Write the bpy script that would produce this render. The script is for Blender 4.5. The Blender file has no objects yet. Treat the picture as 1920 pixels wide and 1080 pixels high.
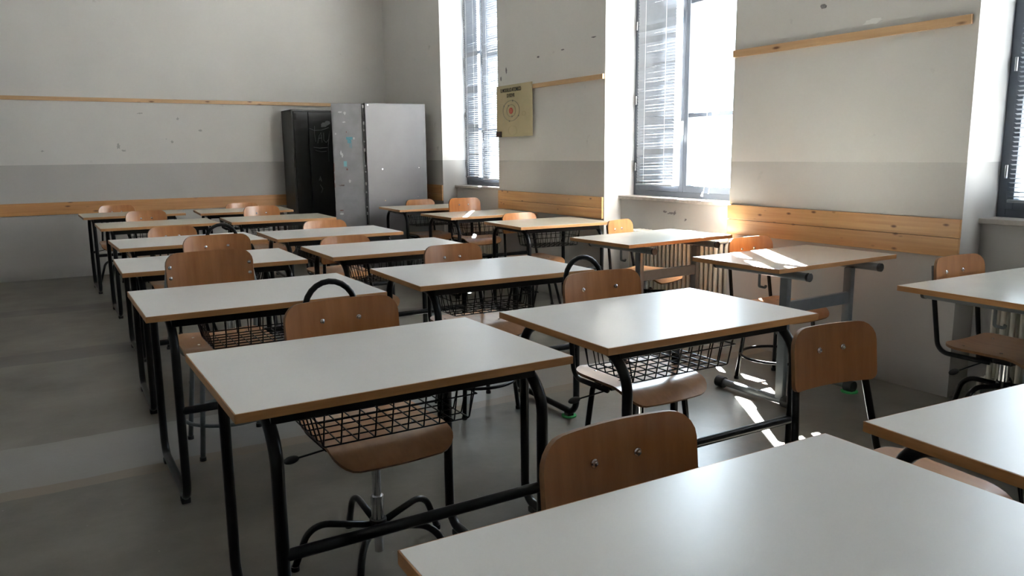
import bpy, bmesh, math, random
from mathutils import Vector, Matrix

S = bpy.context.scene
COL = S.collection
random.seed(7)

# ------------------------------------------------------------------ camera
r_ = Vector((0.85588701, -0.51705271, -0.01067334))
u_ = Vector((0.09662131, 0.13959607, 0.98548326))
f_ = Vector((0.50805683, 0.84449359, -0.16943678))
cam_d = bpy.data.cameras.new('camera')
cam_d.sensor_width = 36.0
cam_d.lens = 1469.25 / 1920 * 36
cam_d.clip_start = 0.02
cam = bpy.data.objects.new('camera', cam_d)
COL.objects.link(cam)
m = Matrix.Identity(4)
for i in range(3):
    m[i][0] = r_[i]; m[i][1] = u_[i]; m[i][2] = -f_[i]
m[0][3], m[1][3], m[2][3] = 0.0, 0.0, 1.3236
cam.matrix_world = m
S.camera = cam

# ------------------------------------------------------------------ world, sun, exposure
S.view_settings.view_transform = 'Standard'
S.view_settings.look = 'None'
S.view_settings.gamma = 1.0
S.view_settings.exposure = 0.9
w = bpy.data.worlds.new('sky_world'); S.world = w
w.use_nodes = True
bg = w.node_tree.nodes['Background']
bg.inputs[0].default_value = (0.76, 0.88, 1.0, 1)
bg.inputs[1].default_value = 6.0

# sky: even bright haze plus the aureole round the sun
EL = math.radians(36)
h_ = Vector((-0.545, -0.838, 0)).normalized()
sd = Vector((h_.x * math.cos(EL), h_.y * math.cos(EL), -math.sin(EL)))
nt_ = w.node_tree
tc_ = nt_.nodes.new('ShaderNodeTexCoord')
dt_ = nt_.nodes.new('ShaderNodeVectorMath'); dt_.operation = 'DOT_PRODUCT'
dt_.inputs[1].default_value = -sd
nt_.links.new(tc_.outputs['Generated'], dt_.inputs[0])
mx_ = nt_.nodes.new('ShaderNodeMath'); mx_.operation = 'MAXIMUM'; mx_.inputs[1].default_value = 0.0
nt_.links.new(dt_.outputs['Value'], mx_.inputs[0])
pw_ = nt_.nodes.new('ShaderNodeMath'); pw_.operation = 'POWER'; pw_.inputs[1].default_value = 7.0
nt_.links.new(mx_.outputs[0], pw_.inputs[0])
ml_ = nt_.nodes.new('ShaderNodeMath'); ml_.operation = 'MULTIPLY_ADD'
ml_.inputs[1].default_value = 17.0; ml_.inputs[2].default_value = 5.0
nt_.links.new(pw_.outputs[0], ml_.inputs[0]); nt_.links.new(ml_.outputs[0], bg.inputs[1])

sun_d = bpy.data.lights.new('sun', 'SUN')
sun_d.energy = 320.0
sun_d.angle = math.radians(0.6)
sun_d.color = (1.0, 0.965, 0.94)
sun = bpy.data.objects.new('sun', sun_d)
COL.objects.link(sun)
sun.rotation_euler = sd.to_track_quat('-Z', 'Y').to_euler()
sun.location = (8, 12, 8)

S.cycles.sample_clamp_indirect = 12.0
S.cycles.blur_glossy = 1.0

# ------------------------------------------------------------------ materials
def new_mat(name):
    mt = bpy.data.materials.new(name); mt.use_nodes = True
    nt = mt.node_tree
    return mt, nt, nt.nodes['Principled BSDF']

def simple(name, col, rough=0.5, metal=0.0, spec=0.5, noise=0.0, nscale=20.0, coat=0.0, bump=0.0):
    mt, nt, b = new_mat(name)
    b.inputs['Base Color'].default_value = (*col, 1)
    b.inputs['Roughness'].default_value = rough
    b.inputs['Metallic'].default_value = metal
    b.inputs['Specular IOR Level'].default_value = spec
    b.inputs['Coat Weight'].default_value = coat
    if noise > 0 or bump > 0:
        tc = nt.nodes.new('ShaderNodeTexCoord')
        n = nt.nodes.new('ShaderNodeTexNoise'); n.inputs['Scale'].default_value = nscale
        n.inputs['Detail'].default_value = 5
        nt.links.new(tc.outputs['Object'], n.inputs['Vector'])
        if noise > 0:
            rp = nt.nodes.new('ShaderNodeMapRange')
            rp.inputs['From Min'].default_value = 0.3; rp.inputs['From Max'].default_value = 0.7
            rp.inputs['To Min'].default_value = 1 - noise; rp.inputs['To Max'].default_value = 1 + noise * 0.5
            nt.links.new(n.outputs['Fac'], rp.inputs['Value'])
            vm = nt.nodes.new('ShaderNodeVectorMath'); vm.operation = 'SCALE'
            vm.inputs[0].default_value = col
            nt.links.new(rp.outputs[0], vm.inputs['Scale'])
            nt.links.new(vm.outputs[0], b.inputs['Base Color'])
        if bump > 0:
            bp = nt.nodes.new('ShaderNodeBump'); bp.inputs['Strength'].default_value = bump
            bp.inputs['Distance'].default_value = 0.01
            nt.links.new(n.outputs['Fac'], bp.inputs['Height'])
            nt.links.new(bp.outputs[0], b.inputs['Normal'])
    return mt

def wood(name, dark, light, scale=(2.0, 30.0, 30.0), rough=0.4, knots=False, coat=0.0, vary=0.0):
    """straight grained wood; grain runs along the axis with the small scale"""
    mt, nt, b = new_mat(name)
    N, L = nt.nodes, nt.links
    tc = N.new('ShaderNodeTexCoord')
    mp = N.new('ShaderNodeMapping'); mp.inputs['Scale'].default_value = scale
    L.new(tc.outputs['Object'], mp.inputs['Vector'])
    n = N.new('ShaderNodeTexNoise'); n.inputs['Scale'].default_value = 1.0
    n.inputs['Detail'].default_value = 6; n.inputs['Roughness'].default_value = 0.6
    L.new(mp.outputs[0], n.inputs['Vector'])
    cr = N.new('ShaderNodeValToRGB')
    cr.color_ramp.elements[0].position = 0.3; cr.color_ramp.elements[0].color = (*dark, 1)
    cr.color_ramp.elements[1].position = 0.7; cr.color_ramp.elements[1].color = (*light, 1)
    L.new(n.outputs['Fac'], cr.inputs['Fac'])
    out = cr.outputs['Color']
    if knots:
        v = N.new('ShaderNodeTexVoronoi'); v.inputs['Scale'].default_value = 1.0
        mp2 = N.new('ShaderNodeMapping'); mp2.inputs['Scale'].default_value = knots
        L.new(tc.outputs['Object'], mp2.inputs['Vector'])
        L.new(mp2.outputs[0], v.inputs['Vector'])
        kr = N.new('ShaderNodeMapRange')
        kr.inputs['From Min'].default_value = 0.06; kr.inputs['From Max'].default_value = 0.16
        kr.inputs['To Min'].default_value = 1.0; kr.inputs['To Max'].default_value = 0.0
        L.new(v.outputs['Distance'], kr.inputs['Value'])
        mx = N.new('ShaderNodeMixRGB'); mx.inputs['Color2'].default_value = (0.13, 0.05, 0.018, 1)
        L.new(kr.outputs[0], mx.inputs['Fac']); L.new(out, mx.inputs['Color1'])
        out = mx.outputs['Color']
    L.new(out, b.inputs['Base Color'])
    b.inputs['Roughness'].default_value = rough
    b.inputs['Coat Weight'].default_value = coat
    b.inputs['Coat Roughness'].default_value = 0.2
    return mt

def wall_material():
    mt, nt, b = new_mat('painted_plaster')
    N, L = nt.nodes, nt.links
    g = N.new('ShaderNodeNewGeometry')
    sp = N.new('ShaderNodeSeparateXYZ'); L.new(g.outputs['Position'], sp.inputs[0])
    n1 = N.new('ShaderNodeTexNoise'); n1.inputs['Scale'].default_value = 1.3; n1.inputs['Detail'].default_value = 8
    L.new(g.outputs['Position'], n1.inputs['Vector'])
    n2 = N.new('ShaderNodeTexNoise'); n2.inputs['Scale'].default_value = 6; n2.inputs['Detail'].default_value = 8
    L.new(g.outputs['Position'], n2.inputs['Vector'])
    lt = N.new('ShaderNodeMath'); lt.operation = 'LESS_THAN'; lt.inputs[1].default_value = 1.252
    L.new(sp.outputs['Z'], lt.inputs[0])
    mx = N.new('ShaderNodeMixRGB')
    mx.inputs['Color1'].default_value = (0.70, 0.68, 0.65, 1)
    mx.inputs['Color2'].default_value = (0.47, 0.455, 0.435, 1)
    L.new(lt.outputs[0], mx.inputs['Fac'])
    # soft blotches
    mr = N.new('ShaderNodeMapRange'); mr.inputs['From Min'].default_value = 0.3; mr.inputs['From Max'].default_value = 0.7
    mr.inputs['To Min'].default_value = 0.94; mr.inputs['To Max'].default_value = 1.03
    L.new(n1.outputs['Fac'], mr.inputs['Value'])
    vm = N.new('ShaderNodeVectorMath'); vm.operation = 'SCALE'
    L.new(mx.outputs[0], vm.inputs[0]); L.new(mr.outputs[0], vm.inputs['Scale'])
    # scuffs: small dark rubs
    mr2 = N.new('ShaderNodeMapRange'); mr2.inputs['From Min'].default_value = 0.70; mr2.inputs['From Max'].default_value = 0.78
    mr2.inputs['To Min'].default_value = 0.0; mr2.inputs['To Max'].default_value = 0.35
    L.new(n2.outputs['Fac'], mr2.inputs['Value'])
    mx2 = N.new('ShaderNodeMixRGB'); mx2.inputs['Color2'].default_value = (0.22, 0.21, 0.2, 1)
    L.new(mr2.outputs[0], mx2.inputs['Fac']); L.new(vm.outputs[0], mx2.inputs['Color1'])
    # grime in a ragged band along the floor
    mr3 = N.new('ShaderNodeMapRange'); mr3.inputs['From Min'].default_value = 0.0; mr3.inputs['From Max'].default_value = 0.16
    mr3.inputs['To Min'].default_value = 0.75; mr3.inputs['To Max'].default_value = 0.0
    L.new(sp.outputs['Z'], mr3.inputs['Value'])
    mm = N.new('ShaderNodeMath'); mm.operation = 'MULTIPLY'
    L.new(mr3.outputs[0], mm.inputs[0]); L.new(n2.outputs['Fac'], mm.inputs[1])
    mx3 = N.new('ShaderNodeMixRGB'); mx3.inputs['Color2'].default_value = (0.2, 0.19, 0.17, 1)
    L.new(mm.outputs[0], mx3.inputs['Fac']); L.new(mx2.outputs[0], mx3.inputs['Color1'])
    L.new(mx3.outputs[0], b.inputs['Base Color'])
    b.inputs['Roughness'].default_value = 0.55
    b.inputs['Specular IOR Level'].default_value = 0.35
    bp = N.new('ShaderNodeBump'); bp.inputs['Strength'].default_value = 0.15; bp.inputs['Distance'].default_value = 0.01
    L.new(n2.outputs['Fac'], bp.inputs['Height']); L.new(bp.outputs[0], b.inputs['Normal'])
    return mt

def floor_material():
    mt, nt, b = new_mat('polished_concrete')
    N, L = nt.nodes, nt.links
    g = N.new('ShaderNodeNewGeometry')
    sp = N.new('ShaderNodeSeparateXYZ'); L.new(g.outputs['Position'], sp.inputs[0])
    n1 = N.new('ShaderNodeTexNoise'); n1.inputs['Scale'].default_value = 1.6; n1.inputs['Detail'].default_value = 9
    n1.inputs['Roughness'].default_value = 0.6
    L.new(g.outputs['Position'], n1.inputs['Vector'])
    cr = N.new('ShaderNodeValToRGB')
    cr.color_ramp.elements[0].position = 0.3; cr.color_ramp.elements[0].color = (0.075, 0.071, 0.058, 1)
    cr.color_ramp.elements[1].position = 0.72; cr.color_ramp.elements[1].color = (0.195, 0.185, 0.158, 1)
    L.new(n1.outputs['Fac'], cr.inputs['Fac'])
    n3 = N.new('ShaderNodeTexNoise'); n3.inputs['Scale'].default_value = 3.0; n3.inputs['Detail'].default_value = 6
    L.new(g.outputs['Position'], n3.inputs['Vector'])
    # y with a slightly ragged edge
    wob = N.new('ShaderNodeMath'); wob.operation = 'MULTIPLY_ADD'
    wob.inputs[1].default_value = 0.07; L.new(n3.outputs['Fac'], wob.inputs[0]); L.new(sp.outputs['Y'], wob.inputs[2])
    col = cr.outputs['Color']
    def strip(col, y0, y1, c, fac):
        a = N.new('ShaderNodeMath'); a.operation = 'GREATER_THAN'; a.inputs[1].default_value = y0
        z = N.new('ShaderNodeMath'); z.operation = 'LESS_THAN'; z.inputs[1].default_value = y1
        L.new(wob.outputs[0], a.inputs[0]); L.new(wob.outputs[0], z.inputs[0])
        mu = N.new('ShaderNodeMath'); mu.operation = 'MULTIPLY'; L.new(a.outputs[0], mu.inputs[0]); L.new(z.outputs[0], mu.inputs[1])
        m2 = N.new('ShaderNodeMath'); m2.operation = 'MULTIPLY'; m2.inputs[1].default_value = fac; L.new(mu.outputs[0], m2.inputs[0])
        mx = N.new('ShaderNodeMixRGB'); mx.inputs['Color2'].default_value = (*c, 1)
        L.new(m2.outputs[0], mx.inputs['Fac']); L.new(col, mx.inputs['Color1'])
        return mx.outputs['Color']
    col = strip(col, 5.90, 6.24, (0.055, 0.055, 0.05), 0.8)     # darker strips across the room
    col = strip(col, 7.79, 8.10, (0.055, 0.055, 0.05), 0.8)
    col = strip(col, 3.63, 4.19, (0.25, 0.245, 0.235), 0.8)        # paler strip, browner along its near edge
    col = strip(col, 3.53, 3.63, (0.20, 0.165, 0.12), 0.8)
    # crumbs and worn specks
    v = N.new('ShaderNodeTexNoise'); v.inputs['Scale'].default_value = 55; v.inputs['Detail'].default_value = 3
    L.new(g.outputs['Position'], v.inputs['Vector'])
    mr = N.new('ShaderNodeMapRange'); mr.inputs['From Min'].default_value = 0.72; mr.inputs['From Max'].default_value = 0.76
    mr.inputs['To Max'].default_value = 0.35
    L.new(v.outputs['Fac'], mr.inputs['Value'])
    mx = N.new('ShaderNodeMixRGB'); mx.inputs['Color2'].default_value = (0.42, 0.41, 0.38, 1)
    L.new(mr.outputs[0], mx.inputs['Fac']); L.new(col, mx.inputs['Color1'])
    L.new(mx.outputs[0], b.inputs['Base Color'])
    rr = N.new('ShaderNodeMapRange'); rr.inputs['From Min'].default_value = 0.3; rr.inputs['From Max'].default_value = 0.7
    rr.inputs['To Min'].default_value = 0.285; rr.inputs['To Max'].default_value = 0.36
    L.new(n3.outputs['Fac'], rr.inputs['Value']); L.new(rr.outputs[0], b.inputs['Roughness'])
    bp = N.new('ShaderNodeBump'); bp.inputs['Strength'].default_value = 0.10; bp.inputs['Distance'].default_value = 0.004
    n4 = N.new('ShaderNodeTexNoise'); n4.inputs['Scale'].default_value = 30; n4.inputs['Detail'].default_value = 4
    L.new(g.outputs['Position'], n4.inputs['Vector'])
    L.new(n4.outputs['Fac'], bp.inputs['Height']); L.new(bp.outputs[0], b.inputs['Normal'])
    return mt

def glass_material():
    mt = bpy.data.materials.new('window_glass'); mt.use_nodes = True
    nt = mt.node_tree; nt.nodes.clear()
    o = nt.nodes.new('ShaderNodeOutputMaterial'); t = nt.nodes.new('ShaderNodeBsdfTransparent')
    g = nt.nodes.new('ShaderNodeBsdfGlossy'); g.inputs['Roughness'].default_value = 0.02
    t.inputs[0].default_value = (0.95, 0.97, 0.97, 1)
    lw = nt.nodes.new('ShaderNodeLayerWeight'); lw.inputs[0].default_value = 0.5
    pw = nt.nodes.new('ShaderNodeMath'); pw.operation = 'POWER'; pw.inputs[1].default_value = 5
    fr = nt.nodes.new('ShaderNodeMath'); fr.operation = 'MULTIPLY_ADD'; fr.inputs[1].default_value = 0.9; fr.inputs[2].default_value = 0.04
    nt.links.new(lw.outputs['Facing'], pw.inputs[0]); nt.links.new(pw.outputs[0], fr.inputs[0])
    mx = nt.nodes.new('ShaderNodeMixShader')
    nt.links.new(fr.outputs[0], mx.inputs[0]); nt.links.new(t.outputs[0], mx.inputs[1]); nt.links.new(g.outputs[0], mx.inputs[2])
    nt.links.new(mx.outputs[0], o.inputs[0])
    return mt

M = {}
M['wall'] = wall_material()
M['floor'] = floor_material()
M['ceiling'] = simple('white_ceiling_paint', (0.72, 0.71, 0.68), 0.7, noise=0.04, nscale=2)
M['glass'] = glass_material()
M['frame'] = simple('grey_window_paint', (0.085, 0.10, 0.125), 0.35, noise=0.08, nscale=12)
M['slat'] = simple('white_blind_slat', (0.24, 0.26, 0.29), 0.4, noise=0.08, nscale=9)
M['cord'] = simple('white_cord', (0.75, 0.75, 0.75), 0.6)
M['sill'] = simple('stone_sill', (0.42, 0.38, 0.34), 0.45, noise=0.2, nscale=25)
M['pine_x'] = wood('pine_board_back', (0.36, 0.165, 0.055), (0.52, 0.27, 0.105), (1.2, 20, 34), 0.45, knots=(4.5, 1.0, 13.0))
M['pine_y'] = wood('pine_board_side', (0.42, 0.215, 0.085), (0.60, 0.35, 0.155), (20, 1.2, 34), 0.42, knots=(1.0, 7.0, 16.0))
M['rail'] = wood('planed_pine_rail', (0.47, 0.29, 0.145), (0.60, 0.39, 0.21), (2.0, 2.0, 34), 0.5, knots=(4.2, 4.2, 14.0))
M['lam_grey'] = simple('grey_white_laminate', (0.72, 0.705, 0.69), 0.29, noise=0.03, nscale=5)
M['lam_cream'] = simple('cream_laminate', (0.66, 0.61, 0.50), 0.24, noise=0.04, nscale=5)
M['lam_shiny'] = simple('shiny_cream_laminate', (0.62, 0.60, 0.54), 0.2, noise=0.04, nscale=5)
M['edge'] = wood('beech_edge_band', (0.33, 0.155, 0.055), (0.46, 0.24, 0.10), (6, 6, 60), 0.38)
M['black'] = simple('black_enamel_tube', (0.006, 0.0065, 0.008), 0.28, spec=0.22, noise=0.2, nscale=30)
M['grey_tube'] = simple('blue_grey_enamel_tube', (0.12, 0.135, 0.145), 0.35, noise=0.12, nscale=20)
M['rubber'] = simple('black_rubber', (0.014, 0.014, 0.015), 0.6, noise=0.2, nscale=40)
M['chrome'] = simple('chromed_steel', (0.62, 0.63, 0.65), 0.16, 1.0, noise=0.1, nscale=30)
M['ply'] = wood('beech_plywood', (0.30, 0.118, 0.040), (0.40, 0.178, 0.066), (34, 34, 1.8), 0.32, coat=0.2)
M['ply_seat'] = wood('beech_plywood_seat', (0.36, 0.175, 0.082), (0.46, 0.24, 0.12), (34, 1.8, 34), 0.28, coat=0.3)
M['ply_edge'] = simple('plywood_edge', (0.19, 0.09, 0.035), 0.5, noise=0.2, nscale=60)
M['green'] = simple('green_felt', (0.05, 0.42, 0.12), 0.8, noise=0.15, nscale=60)
M['cab_dark'] = simple('dark_grey_cabinet_paint', (0.022, 0.024, 0.024), 0.38, noise=0.15, nscale=4)
M['cab_light'] = simple('silver_grey_cabinet_steel', (0.15, 0.15, 0.158), 0.40, 0.25, noise=0.10, nscale=3)
M['cab_door'] = simple('grey_cabinet_door_paint', (0.20, 0.20, 0.21), 0.45, 0.1, noise=0.18, nscale=7)
M['hole'] = simple('black_opening', (0.006, 0.006, 0.006), 0.9)
M['rust'] = simple('rust_red_paint', (0.14, 0.055, 0.04), 0.8, noise=0.4, nscale=60)
M['chalk'] = simple('pale_graffiti_ink', (0.30, 0.31, 0.31), 0.8)
M['teal'] = simple('teal_sticker', (0.06, 0.21, 0.26), 0.5, noise=0.2, nscale=60)
M['white_mark'] = simple('pale_sticker_residue', (0.42, 0.42, 0.43), 0.7, noise=0.2, nscale=60)
M['paper'] = simple('yellowed_poster_paper', (0.47, 0.40, 0.245), 0.7, noise=0.07, nscale=8)
M['ink'] = simple('black_marker', (0.02, 0.02, 0.022), 0.7)
M['ink_grey'] = simple('faded_grey_ink', (0.20, 0.20, 0.18), 0.8)
M['ink_faint'] = simple('faint_pencil', (0.36, 0.31, 0.17), 0.8)
M['red'] = simple('red_paper', (0.50, 0.05, 0.03), 0.6)
M['plastic_dark'] = simple('dark_brown_plastic', (0.03, 0.018, 0.018), 0.4)
M['plaster'] = simple('bare_white_plaster', (0.86, 0.85, 0.82), 0.8, noise=0.05, nscale=30)
M['scuff'] = simple('dark_scuff', (0.22, 0.20, 0.21), 0.8, noise=0.2, nscale=50)
M['radiator'] = simple('cream_radiator_enamel', (0.60, 0.57, 0.50), 0.4, noise=0.08, nscale=20)
M['ground'] = simple('courtyard_paving', (0.16, 0.16, 0.155), 0.9, noise=0.1, nscale=1)

# ------------------------------------------------------------------ mesh helpers
SPLIT = {'top_rail', 'rubber_foot', 'end_cap', 'foot_cap', 'seat_bolt', 'backrest_bolt', 'rivet', 'rust_mark', 'scuff_mark',
         'scuff_marks', 'sticker_residue', 'socket_slot', 'faint_drawing', 'window_hinge', 'supply_pipe'}
def islands(bm):
    seen = set(); out = []
    for v in bm.verts:
        if v in seen: continue
        st = [v]; grp = set()
        while st:
            q = st.pop()
            if q in grp: continue
            grp.add(q)
            for e in q.link_edges:
                w_ = e.other_vert(q)
                if w_ not in grp: st.append(w_)
        seen |= grp; out.append(grp)
    return out
def finish(name, bm, mat, parent=None, smooth=None, loc=None, kind=None):
    if name in SPLIT:
        isl = islands(bm)
        if len(isl) > 1:
            o = None
            for grp in isl:
                b2 = bmesh.new(); mp = {v: b2.verts.new(v.co) for v in grp}
                for f in {f for v in grp for f in v.link_faces}:
                    nf = b2.faces.new([mp[v] for v in f.verts]); nf.material_index = f.material_index
                o = finish(name, b2, mat, parent, smooth, loc, kind)
            bm.free()
            return o
    bmesh.ops.recalc_face_normals(bm, faces=bm.faces[:])
    me = bpy.data.meshes.new(name)
    bm.to_mesh(me); bm.free()
    mats = mat if isinstance(mat, (list, tuple)) else [mat]
    for x in mats: me.materials.append(x)
    if smooth:
        for p in me.polygons: p.use_smooth = True
        if smooth != 'all':
            try:
                me.set_sharp_from_angle(angle=math.radians(smooth if smooth is not True else 40))
            except Exception:
                pass
    o = bpy.data.objects.new(name, me)
    COL.objects.link(o)
    if parent is not None: o.parent = parent
    if loc: o.location = loc
    if kind: o['kind'] = kind
    return o

def thing(name, label, cat, loc=(0, 0, 0), rz=0.0, group=None):
    o = bpy.data.objects.new(name, None)
    o.empty_display_size = 0.1
    COL.objects.link(o); o.location = loc; o.rotation_euler = (0, 0, rz)
    o['label'] = label; o['category'] = cat
    if group: o['group'] = group
    return o

def tag(o, label, cat, group=None):
    o['label'] = label; o['category'] = cat
    if group: o['group'] = group
    return o

def box(bm, x0, x1, y0, y1, z0, z1, mi=0, bevel=0.0, mat=None):
    b2 = bmesh.new()
    bmesh.ops.create_cube(b2, size=1.0)
    for v in b2.verts:
        v.co = Vector(((x0 + x1) / 2 + v.co.x * (x1 - x0), (y0 + y1) / 2 + v.co.y * (y1 - y0), (z0 + z1) / 2 + v.co.z * (z1 - z0)))
    if bevel > 0:
        bmesh.ops.bevel(b2, geom=b2.edges[:], offset=bevel, segments=2, affect='EDGES', profile=0.5)
    if mat is not None: bmesh.ops.transform(b2, matrix=mat, verts=b2.verts[:])
    merge(bm, b2, mi)

def merge(bm, b2, mi=0):
    vm = {}
    for v in b2.verts: vm[v.index if v.index >= 0 else id(v)] = None
    b2.verts.index_update()
    nv = [bm.verts.new(v.co) for v in b2.verts]
    for f in b2.faces:
        try:
            nf = bm.faces.new([nv[v.index] for v in f.verts]); nf.material_index = mi
        except ValueError:
            pass
    b2.free()

def fillet(pts, r, seg=6, closed=False):
    pts = [Vector(p) for p in pts]
    n = len(pts); out = []
    for i, p in enumerate(pts):
        if not closed and i in (0, n - 1):
            out.append(p); continue
        a = pts[(i - 1) % n]; b = pts[(i + 1) % n]
        rr = r[i] if isinstance(r, (list, tuple)) else r
        d1 = (a - p); d2 = (b - p)
        ang = d1.angle(d2)
        if ang > math.pi - 0.05 or rr <= 0:
            out.append(p); continue
        t = min(rr / math.tan(ang / 2), d1.length * 0.49, d2.length * 0.49)
        rad = t * math.tan(ang / 2)
        d1.normalize(); d2.normalize()
        bis = (d1 + d2).normalized()
        c = p + bis * (rad / math.sin(ang / 2))
        s = p + d1 * t - c; e = p + d2 * t - c
        tot = s.angle(e)
        for k in range(seg + 1):
            f = k / seg
            v = (s * math.sin((1 - f) * tot) + e * math.sin(f * tot)) / math.sin(tot)
            out.append(c + v)
    return out

def tube(bm, pts, rad, n=8, closed=False, mi=0, caps=True, flat=None):
    """sweep a round (or flat=(a,b) elliptical) section along pts"""
    pts = [Vector(p) for p in pts]
    N = len(pts)
    if closed:
        tans = [(pts[(i + 1) % N] - pts[(i - 1) % N]).normalized() for i in range(N)]
    else:
        tans = []
        for i in range(N):
            a = pts[max(i - 1, 0)]; b = pts[min(i + 1, N - 1)]
            tans.append((b - a).normalized())
    up = Vector((0, 0, 1)) if abs(tans[0].z) < 0.9 else Vector((1, 0, 0))
    nrm = (up - tans[0] * up.dot(tans[0])).normalized()
    rings = []
    for i in range(N):
        if i > 0:
            q = tans[i - 1].rotation_difference(tans[i]); nrm = (q @ nrm)
            nrm = (nrm - tans[i] * nrm.dot(tans[i])).normalized()
        bi = tans[i].cross(nrm)
        r = rad[i] if isinstance(rad, (list, tuple)) else rad
        ring = []
        for k in range(n):
            a = 2 * math.pi * k / n
            ra, rb = (r, r) if flat is None else flat
            ring.append(bm.verts.new(pts[i] + nrm * math.cos(a) * ra + bi * math.sin(a) * rb))
        rings.append(ring)
    rng = range(N) if closed else range(N - 1)
    for i in rng:
        A = rings[i]; B = rings[(i + 1) % N]
        for k in range(n):
            f = bm.faces.new((A[k], A[(k + 1) % n], B[(k + 1) % n], B[k])); f.material_index = mi
    if caps and not closed:
        f = bm.faces.new(rings[0][::-1]); f.material_index = mi
        f = bm.faces.new(rings[-1]); f.material_index = mi

def disc(bm, c, r, h, axis='Z', n=16, mi=0, r2=None):
    c = Vector(c)
    ax = {'X': Vector((1, 0, 0)), 'Y': Vector((0, 1, 0)), 'Z': Vector((0, 0, 1))}[axis] if isinstance(axis, str) else Vector(axis).normalized()
    tube(bm, [c - ax * h / 2, c + ax * h / 2], [r, r if r2 is None else r2], n=n, mi=mi)

def ball(bm, c, r, sc=(1, 1, 1), mi=0, seg=10, rot=None):
    b2 = bmesh.new(); bmesh.ops.create_uvsphere(b2, u_segments=seg, v_segments=max(5, seg // 2 + 1), radius=r)
    for v in b2.verts:
        v.co = Vector((v.co.x * sc[0], v.co.y * sc[1], v.co.z * sc[2]))
        if rot: v.co = rot @ v.co
        v.co += Vector(c)
    merge(bm, b2, mi)

def panel(bm, W, Hh, r, pos, thick, nu=12, nv=16, edge_mi=1, rb=None):
    """thin curved plate with rounded corners. pos(u,v)->(point, normal); u in [-W/2,W/2], v in [-H/2,H/2]"""
    vs = set()
    rb = r if rb is None else rb
    for k in range(6): vs.add(-Hh / 2 + rb * (1 - math.cos(math.pi / 2 * k / 5))); vs.add(Hh / 2 - r * (1 - math.cos(math.pi / 2 * k / 5)))
    for k in range(1, nv): vs.add(-Hh / 2 + rb + (Hh - r - rb) * k / nv)
    vs = sorted(vs)
    front, back = [], []
    for v in vs:
        q = r if v > 0 else rb
        d = max(0, abs(v) - (Hh / 2 - q))
        hw = W / 2 - q + math.sqrt(max(0, q * q - d * d))
        fr, br = [], []
        for i in range(nu + 1):
            u = (i / nu * 2 - 1) * hw
            p, nn = pos(u, v)
            fr.append(bm.verts.new(Vector(p) + Vector(nn) * thick / 2)); br.append(bm.verts.new(Vector(p) - Vector(nn) * thick / 2))
        front.append(fr); back.append(br)
    R = len(vs)
    for j in range(R - 1):
        for i in range(nu):
            bm.faces.new((front[j][i], front[j][i + 1], front[j + 1][i + 1], front[j + 1][i]))
            bm.faces.new((back[j][i], back[j + 1][i], back[j + 1][i + 1], back[j][i + 1]))
    def side(a0, a1, b0, b1):
        f = bm.faces.new((a0, a1, b1, b0)); f.material_index = edge_mi
    for j in range(R - 1):
        side(front[j][0], front[j + 1][0], back[j][0], back[j + 1][0])
        side(front[j][nu], front[j + 1][nu], back[j][nu], back[j + 1][nu])
    for i in range(nu):
        side(front[0][i], front[0][i + 1], back[0][i], back[0][i + 1])
        side(front[-1][i], front[-1][i + 1], back[-1][i], back[-1][i + 1])

def dup_part(src, parent):
    c = src.copy(); COL.objects.link(c); c.parent = parent
    for ch in src.children: dup_part(ch, c)
    return c

# ------------------------------------------------------------------ room shell
XR, XO = 4.10, 4.62           # window wall: inner face, outer face
XN = 4.28                     # niche (parapet) face under the windows
YB, YF, XL = 10.04, -2.60, -2.30
ZC, ZL, ZS = 3.95, 3.38, 0.945   # ceiling, lintel, sill
WIN = [(7.05, 8.355), (3.884, 5.29), (0.95, 2.275)]

bm = bmesh.new()
edges_ = [YF] + [v for a, b in sorted(WIN) for v in (a, b)] + [YB]
for i in range(0, len(edges_), 2):
    box(bm, XR, XO, edges_[i], edges_[i + 1], 0, ZC)
for a, b in WIN:
    box(bm, XN, XO, a, b, 0, ZS)
    box(bm, XR, XO, a, b, ZL, ZC)
wall_right = finish('wall_right', bm, M['wall'], kind='structure')

bm = bmesh.new(); box(bm, XL - 0.2, XO, YB, YB + 0.2, 0, ZC); wall_back = finish('wall_back', bm, M['wall'], kind='structure')
bm = bmesh.new(); box(bm, XL - 0.2, XL, YF, YB, 0, ZC); finish('wall_left', bm, M['wall'], kind='structure')
bm = bmesh.new(); box(bm, XL - 0.2, XO, YF - 0.2, YF, 0, ZC); finish('wall_front', bm, M['wall'], kind='structure')
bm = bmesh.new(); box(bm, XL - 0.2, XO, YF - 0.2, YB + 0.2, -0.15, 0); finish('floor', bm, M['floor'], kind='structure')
bm = bmesh.new(); box(bm, XL - 0.2, XO, YF - 0.2, YB + 0.2, ZC, ZC + 0.15); finish('ceiling', bm, M['ceiling'], kind='structure')
bm = bmesh.new(); box(bm, XO + 0.3, 60, -40, 50, -4.2, -4.0); finish('ground', bm, M['ground'], kind='structure')

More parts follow.
